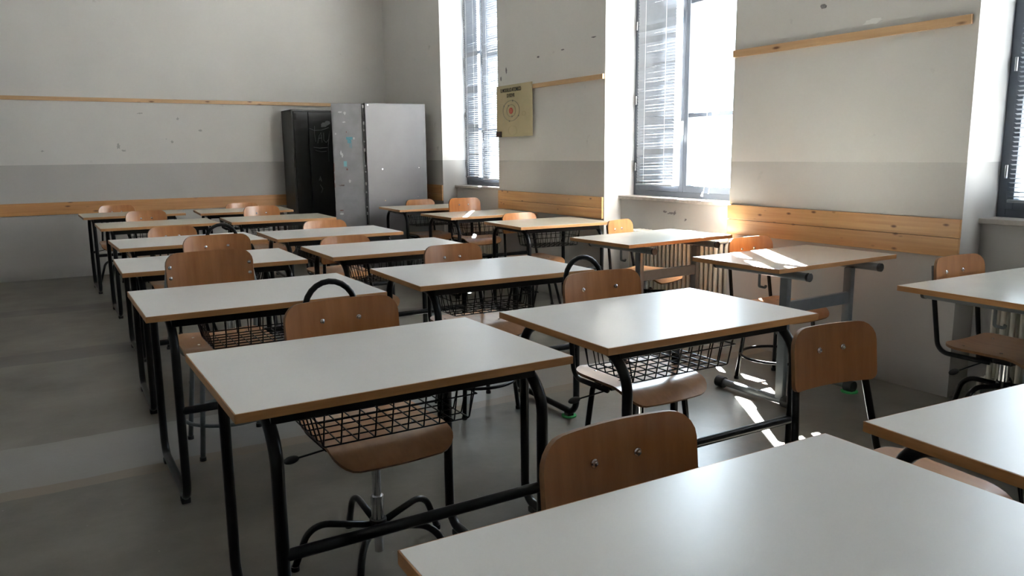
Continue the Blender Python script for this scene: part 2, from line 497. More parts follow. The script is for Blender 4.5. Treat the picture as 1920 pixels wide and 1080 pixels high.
# flaked paint and scuffs on the pier and back wall (parts of the walls)
def blob(bm, ctr, a, b, plane='X', n=18, jag=0.25, th=0.002, rot=0.0):
    pts = []
    for k in range(n):
        t = 2 * math.pi * k / n
        q = 1 + random.uniform(-jag, jag)
        u, v = a * q * math.cos(t), b * q * math.sin(t)
        u, v = u * math.cos(rot) - v * math.sin(rot), u * math.sin(rot) + v * math.cos(rot)
        pts.append((u, v))
    rows = []
    for d in (0, -th):
        if plane == 'X': rows.append([bm.verts.new((ctr[0] + d, ctr[1] + u, ctr[2] + v)) for u, v in pts])
        else: rows.append([bm.verts.new((ctr[0] + u, ctr[1] + d, ctr[2] + v)) for u, v in pts])
    bm.faces.new(rows[1])
    for k in range(n):
        bm.faces.new((rows[0][k], rows[0][(k + 1) % n], rows[1][(k + 1) % n], rows[1][k]))
bm = bmesh.new(); blob(bm, (XR, 2.86, 2.030), 0.062, 0.016, rot=-0.06); finish('bare_plaster_patch', bm, M['plaster'], wall_right)
bm = bmesh.new()
for y, z, a, b in ((6.88, 2.13, .012, .03), (6.985, 2.06, .012, .02), (6.3, 2.20, .02, .008), (5.9, 2.22, .025, .006), (5.35 + .1, 2.27, .03, .006),
                   (3.2, 2.16, .02, .012), (4.72 + .2, 0.86, 0.02, 0.01)):
    if y < 5.29 and y > 3.884: continue
    blob(bm, (XR, y, z), a, b)
finish('scuff_mark', bm, M['scuff'], wall_right)
bm = bmesh.new()
for y, z, a, b in ((4.66, .845, .035, .012), (4.62, .85, .012, .016), (4.74, .852, .02, .008), (4.5, .80, .01, .008)):
    blob(bm, (XN, y, z), a, b, jag=.5)
finish('scuff_mark', bm, M['scuff'], wall_right)
bm = bmesh.new()
for x, z, a, b in ((.85, 1.45, .02, .035), (.9, 1.40, .03, .012), (1.42, 1.5, .018, .022), (1.36, 1.53, .012, .006), (1.74, 1.63, .025, .014), (1.1, 1.82, .03, .012), (1.5, 1.76, .02, .02), (.1, 1.4, .02, .01)):
    blob(bm, (x, YB, z), a * .8, b * .7, plane='Y', jag=.5)
finish('scuff_mark', bm, simple('faint_wall_smudge', (0.42, 0.41, 0.39), .7), wall_back)

# ------------------------------------------------------------------ pine boards and rails on the walls
def trim(n, boxes, mat):
    bm = bmesh.new()
    for b in boxes: box(bm, *b, bevel=0.002)
    return finish('trim_%d' % n, bm, mat, kind='structure')
# the two-board pine panels of the window wall (a joint between the boards)
trim(1, [(XR - .018, XR, 2.275, 3.884, .862, .960), (XR - .018, XR, 2.275, 3.884, .760, .860)], M['pine_y'])
trim(2, [(XR - .018, XR, 5.30, 7.045, .858, .950), (XR - .018, XR, 5.30, 7.045, .766, .856)], M['pine_y'])
trim(3, [(XR - .018, XR, 8.36, YB - .02, .86, .965), (XR - .018, XR, 8.36, YB - .02, .78, .858)], M['pine_y'])
trim(4, [(XL, 3.3, YB - .018, YB, .708, .842)], M['pine_x'])
trim(5, [(XR - .020, XR, 2.245 + .06, 3.884, 1.938, 1.985)], M['rail'])
trim(6, [(XR - .020, XR, 5.30, 7.04, 1.922, 1.962)], M['rail'])
trim(7, [(XL, 3.45, YB - .020, YB, 1.940, 1.982)], M['rail'])
trim(8, [(XR - .018, XR, -.66, .93, .862, .960), (XR - .018, XR, -.66, .93, .760, .860)], M['pine_y'])

# ------------------------------------------------------------------ windows
XF = 4.42
def window(n, y0, y1, mull, transoms):
    g = bpy.data.objects.new('window_%d' % n, None); COL.objects.link(g); g['kind'] = 'structure'
    z0, z1 = ZS + 0.012, ZL
    bm = bmesh.new()
    j = 0.045
    box(bm, XF, XF + .07, y0, y0 + j, z0, z1, bevel=.003)
    box(bm, XF, XF + .07, y1 - j, y1, z0, z1, bevel=.003)
    box(bm, XF, XF + .07, y0 + j, y1 - j, z0, z0 + j, bevel=.003)
    box(bm, XF, XF + .07, y0 + j, y1 - j, z1 - j, z1, bevel=.003)
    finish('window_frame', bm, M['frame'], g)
    for k, (a, b) in enumerate(((y0 + j, mull), (mull, y1 - j))):
        bm = bmesh.new(); s = 0.042
        zz0, zz1 = z0 + j, z1 - j
        box(bm, XF - .012, XF + .05, a + .002, a + s, zz0, zz1, bevel=.003)
        box(bm, XF - .012, XF + .05, b - s, b - .002, zz0, zz1, bevel=.003)
        box(bm, XF - .012, XF + .05, a + s, b - s, zz0, zz0 + .055, bevel=.003)
        box(bm, XF - .012, XF + .05, a + s, b - s, zz1 - .05, zz1, bevel=.003)
        for t in transoms:
            box(bm, XF - .008, XF + .045, a + s, b - s, t - .016, t + .016, bevel=.002)
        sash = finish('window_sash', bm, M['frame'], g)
        bm = bmesh.new(); box(bm, XF + .018, XF + .024, a + s - .005, b - s + .005, zz0 + .05, zz1 - .045)
        finish('window_pane', bm, M['glass'], sash)
        if k == 1:
            bm = bmesh.new()
            tube(bm, fillet([(XF - .014, a + .018, 1.50), (XF - .055, a + .018, 1.50), (XF - .060, a + .022, 1.40)], .012), .008, n=8)
            box(bm, XF - .018, XF - .010, a + .004, a + .032, 1.45, 1.56, bevel=.004)
            finish('window_handle', bm, M['cord'], sash)
            bm = bmesh.new()
            for z in (1.20, 1.75, 2.35, 2.9):
                disc(bm, (XF - .016, b + .004, z), .009, .07, 'Z', n=10)
            finish('window_hinge', bm, M['chrome'], sash)
    bm = bmesh.new(); box(bm, XN - .03, XF + .02, y0 + .001, y1 - .001, ZS - .014, ZS + .014, bevel=.003)
    finish('window_sill', bm, M['sill'], g)
    return g
window(1, *WIN[0], 7.93, (1.60, 2.45))
window(2, *WIN[1], 4.68, (1.60, 2.45))
window(3, *WIN[2], 1.63, (1.60, 2.45))

def blind(label, ya, yb, zb, tilt=28, fade=(), group='venetian blinds at the windows', gap=0.0, skew=0.0):
    """venetian blind hanging inside the pane between ya and yb, bottom rail at zb"""
    t = thing('venetian_blind', label, 'blind', (XF - .045, (ya + yb) / 2, zb), 0, group)
    hw = (yb - ya) / 2
    top = ZL - 0.10
    bm = bmesh.new(); box(bm, -.014, .014, -hw, hw, top - zb, top - zb + .03, bevel=.002); finish('head_rail', bm, M['slat'], t)
    bm = bmesh.new(); box(bm, -.012, .012, -hw, hw, 0, .016, bevel=.003); finish('bottom_rail', bm, M['slat'], t)
    bm = bmesh.new()
    z = .032; k = 0
    while z < top - zb - .01:
        tl = tilt + random.uniform(-6, 3)
        zw = z + zb
        for f0, f1, ft in fade:
            if f0 < zw < f1: tl = ft
        a = -math.radians(tl); dx, dz = .0125 * math.cos(a), .0125 * math.sin(a)
        sag = random.uniform(-.0015, .0015)
        n = 4; A, B, C = [], [], []
        for i in range(n + 1):
            yy = -hw + 2 * hw * i / n
            s = sag * (1 - (2 * i / n - 1) ** 2) + skew * (yy / hw) * max(0, 1 - z / 0.5)
            A.append(bm.verts.new((-dx, yy, z - dz + s))); B.append(bm.verts.new((0, yy, z + .0018 + s))); C.append(bm.verts.new((dx, yy, z + dz + s)))
        for i in range(n):
            bm.faces.new((A[i], A[i + 1], B[i + 1], B[i])); bm.faces.new((B[i], B[i + 1], C[i + 1], C[i]))
        z += .0235; k += 1
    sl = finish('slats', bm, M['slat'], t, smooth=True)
    sl['kind'] = 'stuff'
    bm = bmesh.new()
    for q in (-.55, .55) if hw < .35 else (-.7, 0, .7):
        for dx in (-.0135, .0135):
            tube(bm, [(dx, q * hw, .01), (dx, q * hw, top - zb)], .0013, n=4)
    finish('ladder_cord', bm, M['cord'], t)
    return t
blind('venetian blind on the narrow left sash of the window beside the poster', 7.97, 8.28, 1.05, 54,
      fade=((1.30, 1.34, 75), (1.62, 1.66, 70), (2.02, 2.07, 70), (2.42, 2.46, 75)))
blind('venetian blind on the right sash of the window beside the poster', 7.12, 7.86, 1.03, 52, skew=.01)
blind('venetian blind on the left sash of the middle window, next to the bare bright pane', 4.755, 5.20, 1.045, 65,
      fade=((1.30, 1.35, 80), (1.57, 1.62, 66), (2.00, 2.04, 80), (2.20, 2.24, 78), (2.29, 2.33, 80)), skew=-.008)
blind('venetian blind on the left sash of the window at the right edge', 1.70, 2.20, 1.04, 18)
blind('venetian blind on the right sash of the window past the right edge', 1.0, 1.56, 1.04, 15)
# the right-hand blind of the middle window is pulled right up: only its cords hang down
t = thing('venetian_blind', 'raised blind whose white cords dangle before the bright right pane', 'blind', (XF - .045, 4.28, 3.05), 0, 'venetian blinds at the windows')
bm = bmesh.new(); box(bm, -.014, .014, -.33, .33, ZL - .10 - 3.05, ZL - .07 - 3.05, bevel=.002); finish('head_rail', bm, M['slat'], t)
bm = bmesh.new()
for k in range(26): box(bm, -.0125, .0125, -.33, .33, .022 + k * .0065, .026 + k * .0065)
o = finish('slats', bm, M['slat'], t); o['kind'] = 'stuff'
bm = bmesh.new(); box(bm, -.012, .012, -.33, .33, 0, .018, bevel=.003); finish('bottom_rail', bm, M['slat'], t)
for yy, zz, rr in ((.10, .97, .0022), (.045, .975, .0035), (.025, 1.10, .002)):
    bm = bmesh.new()
    tube(bm, [(-.02, yy, 0), (-.021, yy + .004, -.9), (-.02, yy - .002, -1.6), (-.022, yy + .003, zz + .09 - 3.05), (-.03, yy + .008, zz - 3.05 + .03)], rr, n=6)
    pc = finish('pull_cord', bm, M['cord'], t, smooth=True)
    if rr == .0022:
        bm = bmesh.new(); tube(bm, [(-.03, yy + .012, 1.015 - 3.05), (-.03, yy + .02, .985 - 3.05)], [.004, .010], n=10); finish('cord_tassel', bm, M['cord'], pc, smooth=True)

# ------------------------------------------------------------------ radiators
def radiator(label, y0, y1):
    t = thing('radiator', label, 'radiator', (4.20, (y0 + y1) / 2, 0.0), 0, 'column radiators under the windows')
    bm = bmesh.new(); L_ = y1 - y0; n = int(L_ / .045); st = L_ / n
    z0, z1 = .10, .70
    for k in range(n):
        c = -L_ / 2 + st * (k + .5)
        for x in (-.052, 0, .052):
            tube(bm, [(x, c, z0 + .03), (x, c, z1 - .03)], .0135, n=8)
        # rounded heads that join the columns of one section
        for z in (z0 + .02, z1 - .02):
            tube(bm, fillet([(-.052, c, z), (.052, c, z)], 0), .0205, n=8)
            ball(bm, (-.052, c, z), .0205, seg=8); ball(bm, (.052, c, z), .0205, seg=8)
    finish('radiator_columns', bm, M['radiator'], t, smooth=50)
    bm = bmesh.new()
    tube(bm, fillet([(0, L_ / 2 - .01, z0 + .02), (0, L_ / 2 + .05, z0 + .02), (0, L_ / 2 + .05, .0)], .02), .011, n=8)
    finish('supply_pipe', bm, M['radiator'], t, smooth=True)
    bm = bmesh.new()
    disc(bm, (0, L_ / 2 + .012, z0 + .02), .020, .02, 'Y', n=10)
    finish('radiator_valve', bm, M['radiator'], t)
    for yy in (-L_ / 2 + .1, L_ / 2 - .1):
        bm = bmesh.new(); box(bm, -.05, .05, yy - .008, yy + .008, 0, z0 + .01)
        finish('radiator_foot', bm, M['radiator'], t)
    return t
radiator('cream column radiator in the niche of the window beside the poster', 7.16, 8.10)
radiator('cream column radiator in the niche of the middle window, behind the shiny desk', 4.02, 5.02)
radiator('cream column radiator at the right edge, behind the plywood chair', 1.10, 2.12)

# ------------------------------------------------------------------ desks
DL, DW, DZ = .921, .642, .760
MB = {}
def cached(key, fn):
    if key not in MB: MB[key] = fn()
    return MB[key]

def desktop_meshes(L_, W_, cream):
    th = .023
    bm = bmesh.new(); box(bm, -L_ / 2 + .0015, L_ / 2 - .0015, -W_ / 2 + .0015, W_ / 2 - .0015, DZ - th + .002, DZ)
    return bm, th
def add_top(t, L_, W_, cream):
    th = .023
    bm = bmesh.new(); box(bm, -L_ / 2 + .002, L_ / 2 - .002, -W_ / 2 + .002, W_ / 2 - .002, DZ - th + .001, DZ, bevel=.0006)
    top = finish('desktop', bm, M['lam_shiny'] if cream == 2 else M['lam_cream'] if cream else M['lam_grey'], t)
    bm = bmesh.new(); e = .0035
    box(bm, -L_ / 2 - e + .003, L_ / 2 + e - .003, -W_ / 2 - .001, -W_ / 2 + .0035, DZ - th, DZ - .0006, bevel=.001)
    box(bm, -L_ / 2 - e + .003, L_ / 2 + e - .003, W_ / 2 - .0035, W_ / 2 + .001, DZ - th, DZ - .0006, bevel=.001)
    box(bm, -L_ / 2 - .001, -L_ / 2 + .0035, -W_ / 2 + .0035, W_ / 2 - .0035, DZ - th, DZ - .0006, bevel=.001)
    box(bm, L_ / 2 - .0035, L_ / 2 + .001, -W_ / 2 + .0035, W_ / 2 - .0035, DZ - th, DZ - .0006, bevel=.001)
    finish('edge_band', bm, M['edge'], top)

def make_desk(label, group, cream=False, pads=()):
    t = thing('school_desk', label, 'desk', group=group)
    add_top(t, DL, DW, cream)
    rt = .0165
    zt = DZ - .023 - rt - .004
    lx, ly = .370, .314 - .014
    # two closed side loops of black tube
    for sx in (-1, 1):
        bm = bmesh.new()
        pts = fillet([(sx * lx, -ly, .030), (sx * lx, ly, .030), (sx * lx, ly, zt), (sx * lx, -ly, zt)], [.07, .07, .10, .12], seg=8, closed=True)
        tube(bm, pts, rt, n=10, closed=True)
        leg = finish('leg_loop', bm, M['black'], t, smooth='all')
        bm = bmesh.new()
        for sy in (-1, 1):
            box(bm, sx * lx - .017, sx * lx + .017, sy * (ly - .065) - .02, sy * (ly - .065) + .02, .0, .022, bevel=.004)
        finish('rubber_foot', bm, M['rubber'], leg)
    # front stretcher bar low down, flat rails right under the top
    bm = bmesh.new()
    tube(bm, [(-lx, -ly, .385), (lx, -ly, .385)], .0155, n=10)
    finish('stretcher', bm, M['black'], t, smooth=40)
    bm = bmesh.new()
    box(bm, -lx, lx, -ly + .035, -ly + .065, DZ - .060, DZ - .025, bevel=.002)
    box(bm, -lx, lx, ly - .055, ly - .025, DZ - .060, DZ - .025, bevel=.002)
    finish('top_rail', bm, M['black'], t)
    # wire book basket hung under the top
    bm = bmesh.new(); rw = .0024
    x0, x1, y0, y1, zb, z2 = -.205, .230, -.125, .125, .565, .715
    sl = .035
    nx = 9
    for i in range(nx + 1):
        x = x0 + (x1 - x0) * i / nx
        tube(bm, fillet([(x, y0 - sl, z2), (x, y0, zb), (x, y1, zb), (x, y1 + sl, z2)], .008, seg=3), rw, n=6)
    for j in range(6):
        y = y0 + (y1 - y0) * j / 5
        tube(bm, fillet([(x0 - sl, y, z2), (x0, y, zb), (x1, y, zb), (x1 + sl, y, z2)], .008, seg=3), rw, n=6)
    for k in (0.5, 1.0):
        s = sl * k; z = zb + (z2 - zb) * k
        tube(bm, [(x0 - s, y0 - s, z), (x1 + s, y0 - s, z), (x1 + s, y1 + s, z), (x0 - s, y1 + s, z)], rw if k < 1 else .0035, n=6, closed=True)
    for x in (x0 + .02, x1 - .02):
        for y in (y0 - sl, y1 + sl):
            tube(bm, [(x, y, z2), (x, y, DZ - .023)], .003, n=6)
    finish('wire_basket', bm, M['black'], t, smooth=True)
    for sx, sy in pads:
        bm = bmesh.new()
        disc(bm, (sx * lx, sy * (ly - .065), .0035), .038, .007, 'Z', n=20)
        p = finish('felt_pad', bm, M['green'], t); p['label'] = 'green felt pad under the foot'
    return t

def make_table(label, group, pads=()):
    """adjustable table: T-shaped grey legs, tubes under the top with black caps"""
    L_, W_ = .951, .579
    t = thing('adjustable_desk', label, 'desk', group=group)
    add_top(t, L_, W_, 2)
    zt = DZ - .023
    for sx in (-1, 1):
        X = sx * .290
        bm = bmesh.new()
        tube(bm, [(X, -.315, zt - .030), (X, .28, zt - .030)], .021, n=14)
        box(bm, X - .03, X + .03, -.14, .20, zt - .012, zt - .001, bevel=.002)
        beam = finish('support_tube', bm, M['grey_tube'], t, smooth=40)
        bm = bmesh.new()
        for yy, d in ((-.315, -1), (.28, 1)):
            disc(bm, (X, yy + d * .004, zt - .030), .0225, .014, 'Y', n=14)
        finish('end_cap', bm, M['rubber'], beam, smooth=40)
        bm = bmesh.new()
        box(bm, X - sx * .03 - .018, X - sx * .03 + .018, -.185, -.135, .04, zt - .045, bevel=.008)
        finish('leg_column', bm, M['grey_tube'], t, smooth=40)
        bm = bmesh.new()
        tube(bm, [(X - sx * .03, -.20, .036), (X - sx * .03, .245, .036)], .020, n=14)
        foot = finish('foot_tube', bm, M['grey_tube'], t, smooth=40)
        bm = bmesh.new()
        for yy in (-.205, .25):
            disc(bm, (X - sx * .03, yy, .034), .031, .05, 'Y', n=16)
        finish('foot_cap', bm, M['rubber'], foot, smooth=40)
        # bag hook
        if sx > 0: continue
        bm = bmesh.new()
        tube(bm, fillet([(X + sx * .005, -.02, zt - .04), (X + sx * .005, -.02, zt - .115), (X - sx * .0, -.055, zt - .118), (X, -.06, zt - .105)], .008), .007, n=8)
        finish('bag_hook', bm, M['grey_tube'], t, smooth=40)
    bm = bmesh.new(); box(bm, -.26, .26, -.176, -.150, .495, .560, bevel=.004)
    finish('crossbar', bm, M['grey_tube'], t)
    for sx, sy in pads:
        bm = bmesh.new(); disc(bm, (sx * .26, -.205 if sy < 0 else .25, .0035), .045, .007, 'Z', n=20)
        p = finish('felt_pad', bm, M['green'], t); p['label'] = 'green felt pad under the foot'
    return t

GL, GM, GR = 'desks of the left column', 'desks of the middle column', 'desks of the window column'
DESKS = [
 ('L0', .8515, .6591, -.0215, 0, 'grey-white school desk nearest the camera, cut by the bottom edge of the picture', GL, ()),
 ('L1', .7875, 2.067, .0054, 0, 'large grey-white desk in the left foreground, its whole top and wire basket in view', GL, ()),
 ('L2', .7527, 3.3507, .0006, 0, 'grey-white desk of the left column, directly behind the large left foreground desk', GL, ((1, -1),)),
 ('L3', .7904, 4.5807, -.0164, 0, 'fourth desk of the left column, its front crossed by a tall plywood backrest', GL, ()),
 ('L4', .8637, 5.7778, .0267, 0, 'fifth desk of the left column, behind the backrest with the black hoop', GL, ()),
 ('L5', .8741, 7.4177, .0074, 1, 'cream-topped desk of the left column, second from the back wall', GL, ()),
 ('L6', .8154, 8.8648, .0228, 1, 'cream-topped desk of the left column, closest to the back wall', GL, ()),
 ('M0', 1.8819, .6184, -.0713, 0, 'grey-white desk cut by the lower right corner of the picture', GM, ()),
 ('M1', 1.8476, 2.0763, -.0099, 0, 'desk in the middle of the room with the blazing white window reflection', GM, ()),
 ('M2', 1.8517, 3.3775, -.0254, 0, 'third desk of the middle column, just behind the one with the blazing reflection', GM, ((1, -1),)),
 ('M3', 1.8515, 4.5688, -.008, 0, 'fourth desk of the middle column, counted from the camera', GM, ()),
 ('M4', 1.8507, 5.7166, -.0222, 0, 'fifth desk of the middle column, its far end pointing at the grey cabinet', GM, ()),
 ('M5', 1.8971, 7.3606, -.0403, 1, 'cream-topped desk of the middle column, second from the back wall', GM, ()),
 ('M6', 1.872, 8.6626, -.055, 1, 'cream-topped desk of the middle column, closest to the back wall and dark cabinet', GM, ()),
 ('R3', 3.6345, 5.4358, -.0477, 1, 'black-framed desk by the pine panel between the two windows, nearest of three', GR, ()),
 ('R4', 3.62, 6.6243, .0082, 1, 'black-framed desk of the window column with thin streaks of sun on its cream top', GR, ()),
 ('R5', 3.66, 7.8208, -.0442, 1, 'last desk of the window column, in front of the big silver cabinet', GR, ()),
]
for key, x, y, rz, cream, lab, grp, pads in DESKS:
    d = make_desk(lab, grp, cream, pads)
    d.location = (x, y, 0); d.rotation_euler = (0, 0, rz)
    if key == 'R3': d.scale = (.93, 1, 1); d.location.x = 3.62
for x, y, rz, lab, pads in (
    (3.4902, 2.824, .015, 'grey-legged adjustable desk with a broad patch of sun on its top', ((1, -1),)),
    (3.5496, 4.0529, .0584, 'grey-legged adjustable desk gleaming white in front of the middle radiator', ()),
    (3.527, 1.641, -.0308, 'grey-legged adjustable desk with a dull cream top at the right edge of the picture', ())):
    d = make_table(lab, 'grey-legged adjustable desks by the windows', pads)
    d.location = (x, y, 0); d.rotation_euler = (0, 0, rz)

# ------------------------------------------------------------------ chairs
def make_chair(label, kind, bw, ztop, yaw, bx, by, tubemat='black', hoop=False, lever=True, hubz=.265, group='plywood chairs behind the desks', hook_ctr=0.0):
    """origin under the column; faces -Y. bx,by: where the top centre of the backrest is"""
    YBK = .262
    rz = math.radians(yaw)
    ox = bx + math.sin(rz) * YBK; oy = by - math.cos(rz) * YBK
    nm = {'star': 'swivel_chair', 'ring': 'ring_base_chair'}[kind]
    t = thing(nm, label, 'chair', (ox, oy, 0), rz, group)
    dz = ztop - .84
    zs = .455 + dz * .8
    tm = M['black'] if tubemat == 'black' else M['grey_tube']
    # seat
    sw, sdp = (.40, .39)
    def sp(u, v):
        z = zs; ny = 0
        v2 = v - .015
        f = max(0, -(v2 + .085)) / .105
        z -= .034 * f ** 2.2 if f > 0 else 0
        z += .012 * max(0, (v2 - .08) / .1) ** 2
        z += .010 * (u / .2) ** 2
        nv = Vector((0, -.034 * 2.2 * f ** 1.2 / .105 if f > 0 else 0, 1)).normalized()
        return (u, v2, z), nv
    bm = bmesh.new(); panel(bm, sw, sdp, .065, sp, .011, nu=12, nv=16)
    seat = finish('seat', bm, [M['ply_seat'], M['ply_edge']], t, smooth=45)
    bm = bmesh.new()
    for x in (-.12, .12):
        for y in (-.04, .12): ball(bm, (x, y, zs + .009), .008, (1, 1, .45), seg=8)
    finish('seat_bolt', bm, M['chrome'], seat, smooth=True)
    # backrest
    bh = .172
    hi = ztop
    lean = .10
    def bp(u, v):
        zz = hi - bh / 2 + v
        y = YBK - (hi - zz) * lean * 1.0 - .95 * u * u + .008
        return (u, y, zz), Vector((-1.9 * u, -1, 0.10)).normalized() * 1.0
    bm = bmesh.new(); panel(bm, bw, bh, .056, bp, .011, nu=16, nv=6, rb=.022)
    back = finish('backrest', bm, [M['ply'], M['ply_edge']], t, smooth=45)
    bs = .066 if bw > .39 else (.053 if bw > .36 else .046)
    if hook_ctr == -.055: bs = .085
    if label.startswith('tall-backed'): bs = bw / 2 - .016
    bm = bmesh.new()
    zbolt = hi - .070
    for s in (-1, 1):
        zz = (zbolt,) if not label.startswith('tall-backed') else (hi - .065, hi - .115)
        for zq in zz:
            (px_, py_, pz_), nn = bp(s * bs, zq - (hi - bh / 2))
            P_ = Vector((px_, py_, pz_))
            tube(bm, [P_ + nn * .004, P_ + nn * .0085, P_ + nn * .010, P_ + nn * .0135, P_ + nn * .0145], [.0085, .0085, .0058, .0046, .0015], n=12)
    finish('backrest_bolt', bm, M['chrome'], back, smooth=True)
    # back uprights
    ux0, ux1 = .165, bw / 2 - .045
    yb = YBK + .018
    if label.startswith('tall-backed'): ux0 = ux1 = bs
    if hoop:
        zt_ = hi + .055
        bm = bmesh.new()
        c = hook_ctr
        arc = [(c + .090 * math.cos(math.pi * k / 12), yb + .008 + .012 * math.sin(math.pi * k / 12), hi - .035 + .092 * math.sin(math.pi * k / 12)) for k in range(12, -1, -1)]
        lo = fillet([(-ux0, -.02, zs - .028), (-ux0, .20, zs - .028), (c - .090, yb - .012, hi - .10), arc[0]], [0, .06, .05, 0], seg=7)
        hi2 = fillet([arc[-1], (c + .090, yb - .012, hi - .10), (ux0, .20, zs - .028), (ux0, -.02, zs - .028)], [0, .05, .06, 0], seg=7)
        pts = lo[:-1] + [Vector(q) for q in arc] + hi2[1:]
        tube(bm, pts, .0105, n=10)
        finish('back_hoop', bm, tm, t, smooth='all')
    else:
        for s in (-1, 1):
            bm = bmesh.new()
            (px_, py_, pz_), nn = bp(s * ux1, 0)
            off = .017
            (p2x, p2y, p2z), nn2 = bp(s * ux1, bh / 2 - .035)
            pts = fillet([(s * ux0, -.02, zs - .028), (s * ux0, .205, zs - .028), (s * (ux1 + .02), py_ + off - .02, hi - bh), (p2x, p2y + off, p2z)], [0, .055, .05, 0], seg=7)
            tube(bm, pts, .0105, n=10)
            finish('back_upright', bm, tm, t, smooth='all')
    # bracket under the seat
    bm = bmesh.new()
    box(bm, -.10, .10, -.075, .075, zs - .045, zs - .010, bevel=.006)
    box(bm, -.155, .155, -.03, .03, zs - .030, zs - .008, bevel=.004)
    finish('seat_bracket', bm, tm, t)
    if kind == 'star':
        hub = hubz
        bm = bmesh.new(); tube(bm, [(0, 0, max(.03, hub - .135)), (0, 0, zs - .04)], .0145, n=14)
        tube(bm, [(0, 0, hub - .02), (0, 0, hub + .10)], .021, n=16)
        finish('column', bm, M['chrome'], t, smooth=40)
        bm = bmesh.new(); tube(bm, [(0, 0, hub - .03), (0, 0, hub + .02)], .028, n=16)
        finish('hub', bm, tm, t, smooth=40)
        for k in range(5):
            a = math.radians(72 * k + 18)
            c, s = math.cos(a), math.sin(a); RL = .245 if hub > .2 else .27
            bm = bmesh.new()
            pts = fillet([(c * .02, s * .02, hub), (c * (.17 if hub > .2 else .215), s * (.17 if hub > .2 else .215), hub + (.002 if hub > .2 else .03)), (c * RL, s * RL, .012)], [0, .075, 0], seg=8)
            tube(bm, pts, .0115, n=10)
            lg = finish('leg', bm, tm, t, smooth='all')
            bm = bmesh.new(); disc(bm, (c * RL, s * RL, .008), .014, .016, 'Z', n=12)
            finish('rubber_tip', bm, M['rubber'], lg, smooth=40)
    else:
        bm = bmesh.new(); tube(bm, [(0, 0, zs - .16), (0, 0, zs - .04)], .016, n=14)
        finish('column', bm, M['chrome'] if tubemat == 'black' else tm, t, smooth=40)
        for k in range(4):
            a = math.radians(90 * k + 45)
            c, s = math.cos(a), math.sin(a)
            bm = bmesh.new()
            pts = fillet([(c * .03, s * .03, zs - .035), (c * .175, s * .175, zs - .035), (c * .225, s * .225, .012)], [0, .04, 0], seg=7)
            tube(bm, pts, .0115, n=10)
            lg = finish('leg', bm, tm, t, smooth='all')
            bm = bmesh.new(); disc(bm, (c * .225, s * .225, .008), .014, .016, 'Z', n=12)
            finish('rubber_tip', bm, M['rubber'], lg, smooth=40)
        bm = bmesh.new()
        rr_ = .208
        tube(bm, [(rr_ * math.cos(2 * math.pi * k / 32), rr_ * math.sin(2 * math.pi * k / 32), .155) for k in range(32)], .0085, n=8, closed=True)
        finish('foot_ring', bm, tm, t, smooth='all')
    if lever:
        bm = bmesh.new(); tube(bm, [(-.05, .02, zs - .035), (-.235, .075, zs - .075)], .0035, n=6)
        lv = finish('height_lever', bm, M['black'], t, smooth=True)
        bm = bmesh.new()
        rot = Vector((-.185, .055, -.04)).to_track_quat('X', 'Z').to_matrix()
        ball(bm, (-.250, .079, zs - .078), .013, (2.0, 1, 1), seg=12, rot=rot)
        finish('lever_knob', bm, M['rubber'], lv, smooth=True)
    return t

